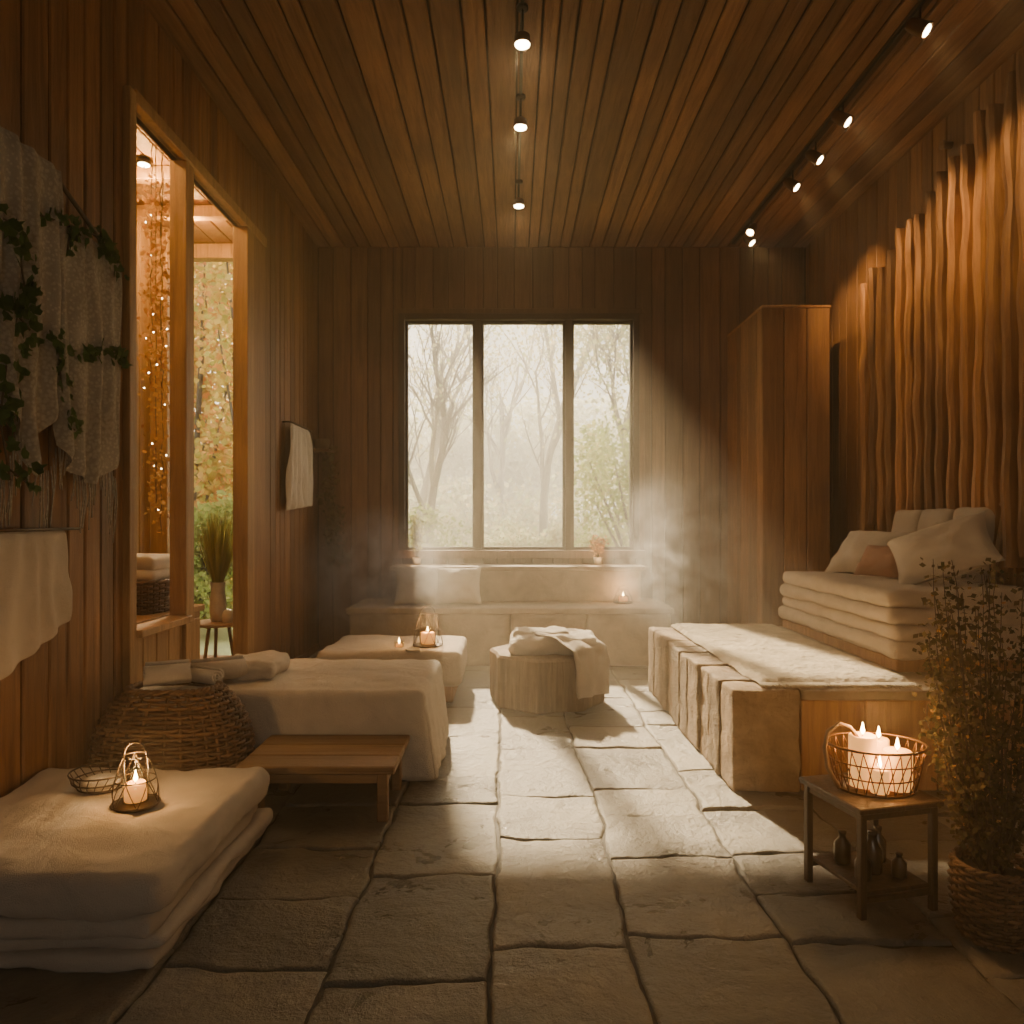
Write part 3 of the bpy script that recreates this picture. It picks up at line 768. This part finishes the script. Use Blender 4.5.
# ---------------------------------------------------------------- porch items
mb=MB(); weave(mb,(-2.28,4.66,0),.17,.26,.742,.93,lambda t:1+.06*t,28,.008,M_wick,12,p=3)
mb.box((-2.40,4.46,.75),(-2.16,4.86,.90),M_wick,.01); mb.obj('wicker_basket')
mb=MB(); mb.rbox((-2.28,4.66,.965),(.32,.46,.07),.034,M_white,n=14,amp=.012,fs_=6); mb.rbox((-2.28,4.66,1.04),(.30,.42,.09),.04,M_white,n=14,amp=.012,fs_=6,seed=2); mb.obj('folded_towel')
mb=MB()
tx,ty=-2.25,5.74
mb.lathe([(.001,.50),(.19,.50),(.2,.505),(.2,.52),(.19,.525),(.001,.525)],M_light,T(tx,ty,0),32)
for k in range(3):
    a=2.1*k; mb.tube([(tx+.08*math.cos(a),ty+.08*math.sin(a),.50),(tx+.16*math.cos(a),ty+.16*math.sin(a),-.01)],.014,M_light,8)
mb.obj('round_side_table')
mb=MB()
mb.lathe([(.03,0),(.05,.003),(.062,.08),(.06,.16),(.05,.24),(.058,.30),(.054,.30),(.045,.24),(.001,.235)],M_cer,T(tx,ty,.525),24)
for k in range(300):
    a=U(0,6.28); sp=min(.19,abs(random.gauss(0,.11))); h=U(.38,.66)
    d=Vector((math.cos(a),math.sin(a),0)); s=Vector((-d.y,d.x,0))*.006
    b=Vector((tx,ty,.77)); pts=[b+d*(.02),b+d*(.03+sp*.5)+Vector((0,0,h*.5)),b+d*(.03+sp)+Vector((0,0,h))]
    mb.add([pts[0]-s*.6,pts[0]+s*.6,pts[1]+s,pts[1]-s,pts[2]],[[0,1,2,3],[3,2,4]],M_grass)
mb.obj('grass_vase')
mb=MB()
mb.lathe([(.03,0),(.045,.005),(.05,.05),(.035,.09),(.02,.10),(.001,.10)],M_cer,T(tx+.11,ty-.08,.525),18); mb.obj('small_jar')
mb=MB(); random.seed(3)
for (gy,gx,zt,zb) in ((4.95,-2.35,3.6,1.35),(5.2,-2.5,3.7,2.2),(5.25,-2.45,2.4,1.2),(4.75,-2.22,3.4,2.0)):
    pts=[Vector((gx+.03*noise.noise(Vector((i,gy,0))),gy+.03*noise.noise(Vector((i,gy,5))),AZ-.03-(AZ-.03-zb)*i/24)) for i in range(25)]
    mb.tube(pts,.003,M_stem,4)
    for j in range(320):
        t=R()*24;i=min(int(t),23);p=pts[i].lerp(pts[i+1],t-i)+Vector((random.gauss(0,.035),random.gauss(0,.035),0))
        if p.z>zt: continue
        mb.leaf(p,U(.02,.04),M_dry)
        if j%40==0: mb.lathe([(.001,-.005),(.005,0),(.001,.005)],M_lamp,T(*p),8)
mb.obj('fairy_light_garland')

# ---------------------------------------------------------------- ceiling lights
def spot(name,loc,d,e,ang=60,blend=.6,col=(1,.66,.32),r=.03):
    l=bpy.data.lights.new(name,'SPOT'); l.energy=e; l.color=col; l.spot_size=math.radians(ang); l.spot_blend=blend; l.shadow_soft_size=r
    o=bpy.data.objects.new(name,l); o.location=loc; o.rotation_euler=Vector(d).to_track_quat('-Z','Y').to_euler(); bpy.context.collection.objects.link(o)
for (y) in (3.98,4.82,6.03):
    x=.055; z=3.84
    mb=MB()
    mb.lathe([(.03,0),(.032,.003),(.032,.018),(.02,.02)],M_black,T(x,y,CZ-.022),20)
    mb.tube([(x,y,CZ-.02),(x,y,z+.045)],.005,M_black,6)
    mb.lathe([(.042,0),(.044,.01),(.040,.045),(.02,.06),(.001,.06)],M_brass,T(x,y,z-.015),24)
    mb.lathe([(.001,0),(.038,0),(.040,.006),(.001,.006)],M_lamp,T(x,y,z-.022),20)
    mb.obj('pendant_spotlight'); spot('pendant_lamp_glow',(x,y,z-.03),(0,0,-1),22,160,.9)
mb=MB(); mb.box((.045,3.2,CZ-.012),(.065,6.6,CZ-.001),M_black,.002); mb.obj('ceiling_rail')
tr=2.17
mb=MB()
mb.box((tr-.018,3.3,CZ-.03),(tr+.018,7.35,CZ-.002),M_black,.003)
heads=[((tr-.02,3.95),(.6,-.55,-.7)),((tr-.03,4.85),(.6,-.5,-.7)),((tr,5.36),(.6,-.5,-.7)),((tr,5.8),(.6,-.5,-.7)),((tr-.03,6.7),(-.5,-.5,-.8)),((tr+.03,6.95),(.5,-.5,-.8)),((tr,2.9+.55),(.9,.3,-1))]
for (hx,hy),d in heads:
    z=CZ-.03; D=Vector(d).normalized(); c=Vector((hx,hy,z-.11))
    mb.tube([(hx,hy,z),(hx,hy,z-.07),c],.006,M_black,6)
    mb.lathe([(.001,-.075),(.028,-.075),(.036,-.05),(.042,.03),(.045,.05),(.040,.05),(.035,.035),(.001,.035)],M_brass,T(*c)@aim(D),20)
    mb.lathe([(.001,0),(.031,0),(.031,.004),(.001,.004)],M_lamp,T(*(c+D*.037))@aim(D),18)
mb.obj('track_spotlights')
es=[70,65,75,115,40,45,50]
tg=[(RW,4.35,3.1),(RW,4.9,3.1),(RW,5.4,2.9),(RW,6.25,3.0),(2.4,6.4,2.2),(RW,6.5,2.8),(RW,3.8,2.9)]
for ((hx,hy),d),e,t in zip(heads,es,tg):
    c=Vector((hx,hy,CZ-.14))+Vector(d).normalized()*.08
    spot('track_lamp_glow',c,Vector(t)-c,e,52,.9,(1,.58,.22))
for (x,y) in ((-2.75,4.7),(-2.7,5.5),(-2.75,6.4),(-2.5,3.6)):
    mb=MB(); mb.lathe([(.05,0),(.052,.005),(.045,.04),(.001,.04)],M_black,T(x,y,AZ-.042),20); mb.lathe([(.001,0),(.04,0),(.04,.004),(.001,.004)],M_lamp,T(x,y,AZ-.048),18); mb.obj('recessed_downlight')
    plight('downlight_glow',(x,y,AZ-.20),36,(1,.58,.18),.04)

# ---------------------------------------------------------------- sill plants
def sillplant(x,name,hh,mat):
    mb=MB(); y=7.33; z=zu
    mb.lathe([(.001,0),(.035,0),(.045,.07),(.04,.07),(.001,.06)],M_cer,T(x,y,z),18)
    for k in range(45):
        a=U(0,6.28); sp=U(0,.09); h=U(.5,1)*hh; p0=Vector((x,y,z+.06)); p1=p0+Vector((math.cos(a)*sp,math.sin(a)*sp*.8,h)); mb.tube([p0,p0.lerp(p1,.5)+Vector((0,0,.02)),p1],.0015,M_stem,3)
        for j in range(7): mb.leaf(p0.lerp(p1,U(.3,1))+Vector((U(-.02,.02),U(-.02,.02),0)),U(.02,.035),mat)
    mb.obj(name)
sillplant(-.93,'potted_herb',.46,M_grass); sillplant(.84,'potted_herb',.24,M_dry)
plight('sill_point_light',(-.93,7.2,zu+.13),2); plight('sill_point_light',(.84,7.2,zu+.13),2)  # warm point lamps in front of the sill pots; no candle modelled

# ---------------------------------------------------------------- exterior
mb=MB()
mb.grid(lambda u,v:Vector((-45+90*u,BW+.25+70*v,-.2+.25*noise.noise(Vector((u*9,v*9,0))))),30,30,plain('meadow_ground',(.40,.42,.20),.95,nsc=3))
mb.grid(lambda u,v:Vector((-45+(41.4)*u,-10+17.8*v,-.2)),6,6,plain('meadow_side',(.26,.28,.10),.95,nsc=3))
mb.obj('meadow_ground')
def tree(name,base,h,seed,bark,leafmat,nl,ls,spread=.42,r0=.1,leafr=.5,depth=4):
    random.seed(seed); mb=MB(); tips=[]
    def br(p,d,L,r,k):
        pts=[p];n=5;q=p.copy();dd=d.copy()
        for i in range(n):
            dd=(dd+Vector((U(-1,1),U(-1,1),U(-.3,.6)))*.16).normalized(); q=q+dd*L/n; pts.append(q.copy())
        mb.tube(pts,[r*(1-.55*i/n) for i in range(n+1)],bark,6 if k>2 else 4)
        if k<=1: tips.extend(pts[2:])
        if k>0:
            for j in range(4 if k>1 else 3):
                i=random.randint(2 if k==depth else 1,n); nd=(dd+Vector((U(-1,1),U(-1,1),U(-.2,.8)))*spread*2).normalized()
                br(pts[i].copy(),nd,L*U(.5,.72),r*.5,k-1)
    br(Vector(base),Vector((U(-.08,.08),0,1)).normalized(),h*.5,r0,depth)
    for i in range(nl):
        p=random.choice(tips)+Vector((random.gauss(0,leafr),random.gauss(0,leafr),random.gauss(0,leafr*.8))); mb.leaf(p,U(.6,1.2)*ls,leafmat)
    mb.obj(name)
def bush(name,c,rad,n,ls,mat,seed,bark=M_bark):
    random.seed(seed); mb=MB(); c=Vector(c)
    blobs=[(Vector((random.gauss(0,.45)*rad[0],random.gauss(0,.45)*rad[1],U(.15,1)*rad[2])),U(.25,.5)) for _ in range(26)]
    for b,s in blobs: mb.tube([c,c+b*.5+Vector((0,0,.1)),c+b],[.04,.03,.01],bark,5)
    for i in range(n):
        b,s=random.choice(blobs); d=Vector((random.gauss(0,1),random.gauss(0,1),random.gauss(0,1))).normalized()*R()**.4*s
        p=c+b+Vector((d.x*rad[0],d.y*rad[1],d.z*rad[2]*.7))
        if p.z<-.15: p.z=U(-.1,.3)
        mb.leaf(p,U(.6,1.2)*ls,mat)
    mb.obj(name)
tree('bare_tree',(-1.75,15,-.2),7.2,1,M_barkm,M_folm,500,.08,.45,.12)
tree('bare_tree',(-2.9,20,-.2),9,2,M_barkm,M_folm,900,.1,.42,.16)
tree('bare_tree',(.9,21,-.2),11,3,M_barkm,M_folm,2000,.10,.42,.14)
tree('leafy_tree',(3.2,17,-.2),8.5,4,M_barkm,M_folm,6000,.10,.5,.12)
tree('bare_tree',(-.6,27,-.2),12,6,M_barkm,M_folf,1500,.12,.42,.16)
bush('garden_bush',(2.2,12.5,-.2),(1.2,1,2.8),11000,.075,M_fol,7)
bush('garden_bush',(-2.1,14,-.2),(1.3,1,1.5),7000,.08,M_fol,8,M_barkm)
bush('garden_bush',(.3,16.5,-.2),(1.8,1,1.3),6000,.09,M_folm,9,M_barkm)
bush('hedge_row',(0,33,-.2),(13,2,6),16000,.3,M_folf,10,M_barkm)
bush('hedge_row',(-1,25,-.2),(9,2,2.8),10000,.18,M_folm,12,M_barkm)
bush('sun_block_shrub',(-5.4,12.5,-.2),(2.2,1.2,6.5),24000,.12,M_aut,13)
bush('sun_block_shrub',(-3.7,11.2,-.2),(.8,.8,7.2),8000,.11,M_aut,16)  # shrub added to block sun coming in through the porch opening
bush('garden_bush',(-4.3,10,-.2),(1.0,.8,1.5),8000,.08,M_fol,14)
bush('sun_block_shrub',(-8.5,8.5,-.2),(1.3,2.5,6),12000,.14,M_aut,15)

# ---------------------------------------------------------------- light
w=bpy.data.worlds.new('sky'); bpy.context.scene.world=w; w.use_nodes=True
nt=w.node_tree; nt.nodes.clear(); L=nt.links.new
out=N(nt,'ShaderNodeOutputWorld'); bg=N(nt,'ShaderNodeBackground'); tc=N(nt,'ShaderNodeTexCoord'); sp=N(nt,'ShaderNodeSeparateXYZ')
L(tc.outputs['Generated'],sp.inputs[0])
r=ramp(nt,sp.outputs[2],[(0,(1,.90,.64)),(.25,(1,.92,.72)),(.8,(.96,.90,.78))]); L(r.outputs[0],bg.inputs[0]); bg.inputs[1].default_value=3.0; L(bg.outputs[0],out.inputs[0])
s=bpy.data.lights.new('sun','SUN'); s.energy=34; s.angle=math.radians(2.4); s.color=(1,.73,.40)
so=bpy.data.objects.new('sun',s); so.rotation_euler=Vector((.2,-1,-.70)).to_track_quat('-Z','Y').to_euler(); so.location=(-3,14,10); bpy.context.collection.objects.link(so)
def portal(loc,d,sx,sy):
    l=bpy.data.lights.new('window_portal','AREA'); l.shape='RECTANGLE'; l.size=sx; l.size_y=sy; l.cycles.is_portal=True
    o=bpy.data.objects.new('window_portal',l); o.location=loc; o.rotation_euler=Vector(d).to_track_quat('-Z','Z').to_euler(); bpy.context.collection.objects.link(o)
portal((.07,BW+.2,2.16),(0,-1,0),2.5,2.5)
portal((.5,FW-.12,1.9),(0,1,0),1.7,1.5)
portal((-2.6,AE+.05,1.9),(0,-1,0),1.7,4)
def vol(name,dens,aniso,col=(1,.93,.82),hetero=None):
    m,nt,out=newmat(name); L=nt.links.new
    v=N(nt,'ShaderNodeVolumeScatter',Density=dens,Anisotropy=aniso); v.inputs['Color'].default_value=(*col,1)
    L(v.outputs[0],out.inputs['Volume'])
    if hetero:
        c,rad,seed,lo=hetero
        tc=N(nt,'ShaderNodeTexCoord')
        sub=N(nt,'ShaderNodeVectorMath',operation='SUBTRACT'); L(tc.outputs['Object'],sub.inputs[0]); sub.inputs[1].default_value=c
        dv=N(nt,'ShaderNodeVectorMath',operation='DIVIDE'); L(sub.outputs[0],dv.inputs[0]); dv.inputs[1].default_value=rad
        ln=N(nt,'ShaderNodeVectorMath',operation='LENGTH'); L(dv.outputs[0],ln.inputs[0])
        mr=N(nt,'ShaderNodeMapRange'); L(ln.outputs['Value'],mr.inputs[0]); mr.inputs[1].default_value=1; mr.inputs[2].default_value=.1; mr.inputs[3].default_value=0; mr.inputs[4].default_value=1
        mp=N(nt,'ShaderNodeMapping'); L(tc.outputs['Object'],mp.inputs[0]); mp.inputs['Scale'].default_value=(3.6,3.0,3.0); mp.inputs['Location'].default_value=(seed,seed,0)
        n=N(nt,'ShaderNodeTexNoise',Scale=1.0,Detail=5,Roughness=.62,Distortion=1.6); L(mp.outputs[0],n.inputs['Vector'])
        m2=N(nt,'ShaderNodeMapRange'); L(n.outputs[0],m2.inputs[0]); m2.inputs[1].default_value=lo; m2.inputs[2].default_value=.75; m2.inputs[3].default_value=0; m2.inputs[4].default_value=1
        a=N(nt,'ShaderNodeMath',operation='MULTIPLY'); L(mr.outputs[0],a.inputs[0]); L(m2.outputs[0],a.inputs[1])
        b=N(nt,'ShaderNodeMath',operation='MULTIPLY'); L(a.outputs[0],b.inputs[0]); b.inputs[1].default_value=dens; L(b.outputs[0],v.inputs['Density'])
    return m
def volbox(name,mn,mx,mat):
    mb=MB(); mb.box(mn,mx,mat,.01); mb.obj(name)
volbox('room_haze',(LW+.06,FW+.05,.03),(RW-.12,BW-.08,CZ-.06),vol('haze',.042,.45,(1,.90,.72)))
volbox('steam_cloud',(-1.88,5.9,.25),(-.35,7.05,1.45),vol('steam_a',3.4,.3,(1,.98,.94),((-1.15,6.5,.8),(.8,.65,.65),3,.40)))
volbox('steam_cloud',(.75,5.9,.30),(2.13,7.05,1.85),vol('steam_b',3.2,.3,(1,.98,.94),((1.45,6.5,.95),(.75,.62,.85),8,.42)))
volbox('garden_mist',(-12,9,-.1),(10,36,9),vol('mist',.028,.4,(1,.95,.82)))

cam=bpy.data.cameras.new('camera'); cam.lens=F/1024*36; cam.sensor_width=36; cam.shift_y=8/1024; cam.clip_end=200
co=bpy.data.objects.new('camera',cam); co.location=(0,0,CH); co.rotation_euler=(math.radians(90),0,0); bpy.context.collection.objects.link(co)
bpy.context.scene.camera=co
